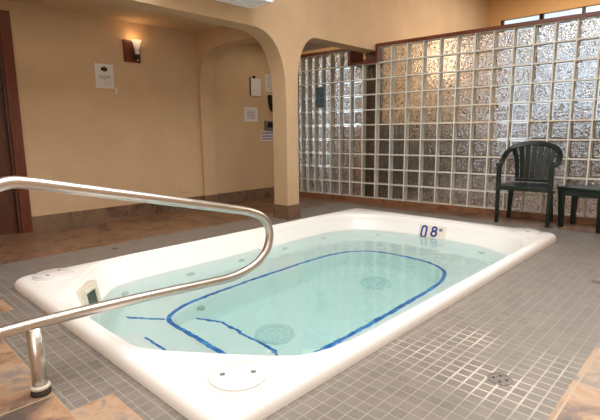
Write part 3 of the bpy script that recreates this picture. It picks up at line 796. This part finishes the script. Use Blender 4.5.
# white unit, taken for an air conditioner, high on the arch wall, cut by the picture's top edge
ac = thing('wall_heater', 'white boxy unit mounted high on the wall above the large arch', 'wall unit', (2.50, AY0, 2.085))
bevel(obj('housing', box(-0.55, 0.50, -0.335, 0, 0.012, 0.27), M['white_metal'], ac), 0.01)
bm = bmesh.new()
for k in range(5): add_box(bm, -0.53, 0.48, -0.325 + k * 0.064, -0.325 + k * 0.064 + 0.048, 0.0, 0.013)
obj('louver', bm, M['white_metal'], ac)

# floor drains
def drain(x, y, r, label):
    t = thing('floor_drain', label, 'drain', (x, y, 0), 0.3)
    bm = bmesh.new(); add_lathe(bm, [(r, 0.0003), (r, 0.0022), (r * .82, 0.0028), (r * .8, 0.0012)], 28, cap1=True); obj('ring', bm, M['drain_metal'], t)
    bm = bmesh.new()
    for k in range(4):
        a = 2 * PI * k / 4; add_lathe(bm, [(r * .13, 0.001), (r * .13, 0.0024)], 8, (r * .5 * math.cos(a), r * .5 * math.sin(a)))
    obj('hole', bm, M['black_plastic'], t)
drain(1.685, 0.565, 0.046, 'round metal floor drain in the mosaic nearest the right front corner')
drain(3.239, 0.554, 0.03, 'small dark floor drain in the mosaic near the right picture edge')
drain(1.613, 3.671, 0.028, 'dark floor drain in the mosaic beyond the far side of the pool')

# ------------------------------------------------------------------ lights
def area(name, loc, target, sx, sy, power, col):
    l = bpy.data.lights.new(name, 'AREA'); l.shape = 'RECTANGLE'; l.size = sx; l.size_y = sy; l.energy = power; l.color = col
    o = bpy.data.objects.new(name, l); C.objects.link(o); o.location = loc
    o.rotation_euler = (Vector(target) - Vector(loc)).to_track_quat('-Z', 'Y').to_euler(); return o
area('skylight_lamp', (1.6, 1.0, 3.25), (1.6, 1.0, 0), 3.4, 2.6, 162, (0.95, 0.98, 1.0))
area('window_daylight', (-1.1, 0.2, 1.7), (2.5, 2.2, 0.6), 2.2, 1.8, 55, (0.95, 0.98, 1.0))  # added soft fill from behind the camera, no window there
area('alcove_lamp', (1.9, 4.35, 2.13), (1.9, 4.35, 0), 2.4, 0.4, 2.0, (1, 0.9, 0.78))  # weak fill added for the alcove, no fixture overhead
area('alcove_end_lamp', (4.35, 4.3, 2.13), (4.35, 4.3, 0), 0.8, 0.6, 3.2, (1, 0.86, 0.66))  # added to brighten the space beyond the alcove arch
area('far_room_lamp', (6.9, 1.2, 3.25), (6.9, 1.2, 0), 2.0, 3.0, 120, (1, 0.9, 0.78))  # unseen overhead light added to brighten the room behind the blocks
area('hall_lamp', (6.9, 6.4, 3.25), (6.9, 6.4, 0), 2.0, 3.0, 50, (1, 0.92, 0.82))  # unseen overhead fill for the hall, no fixture modelled
pl = bpy.data.lights.new('sconce_bulb', 'POINT'); pl.energy = 0.7; pl.color = (1, 0.6, 0.28); pl.shadow_soft_size = 0.03
po = bpy.data.objects.new('sconce_bulb', pl); C.objects.link(po); po.location = (2.565, LW - 0.085, 1.965)

pl = bpy.data.lights.new('far_room_bulb', 'POINT'); pl.energy = 5; pl.color = (1, 0.70, 0.46); pl.shadow_soft_size = 0.28
po = bpy.data.objects.new('far_room_bulb', pl); C.objects.link(po); po.location = (5.95, 2.98, 1.9)

w = bpy.data.worlds.new('world'); SC.world = w; w.use_nodes = True
bg = w.node_tree.nodes['Background']; bg.inputs['Color'].default_value = (0.78, 0.88, 1.0, 1); bg.inputs['Strength'].default_value = 2.8

# ------------------------------------------------------------------ camera
cam = bpy.data.cameras.new('camera'); co = bpy.data.objects.new('camera', cam); C.objects.link(co)
F = Vector((0.71340608, 0.68093334, -0.16547375)); r = Vector((0.6892177, -0.72448693, -0.00988196)); u = Vector((0.12661253, 0.10699758, 0.98616468))
m = Matrix((r, u, -F)).transposed().to_4x4(); m.translation = (0, 0, 0.93)
co.matrix_world = m
cam.sensor_fit = 'HORIZONTAL'; cam.sensor_width = 36; cam.lens = 457.275 / 600 * 36; cam.clip_start = 0.02
SC.camera = co

SC.view_settings.view_transform = 'Standard'; SC.view_settings.look = 'None'; SC.view_settings.exposure = 0.0; SC.view_settings.gamma = 1.0; SC.view_settings.use_curve_mapping = False
cy = SC.cycles
cy.use_denoising = True
cy.caustics_refractive = True; cy.caustics_reflective = True; cy.blur_glossy = 0.5
cy.max_bounces = 20; cy.transmission_bounces = 14; cy.diffuse_bounces = 10; cy.glossy_bounces = 4; cy.transparent_max_bounces = 8
cy.sample_clamp_indirect = 8.0
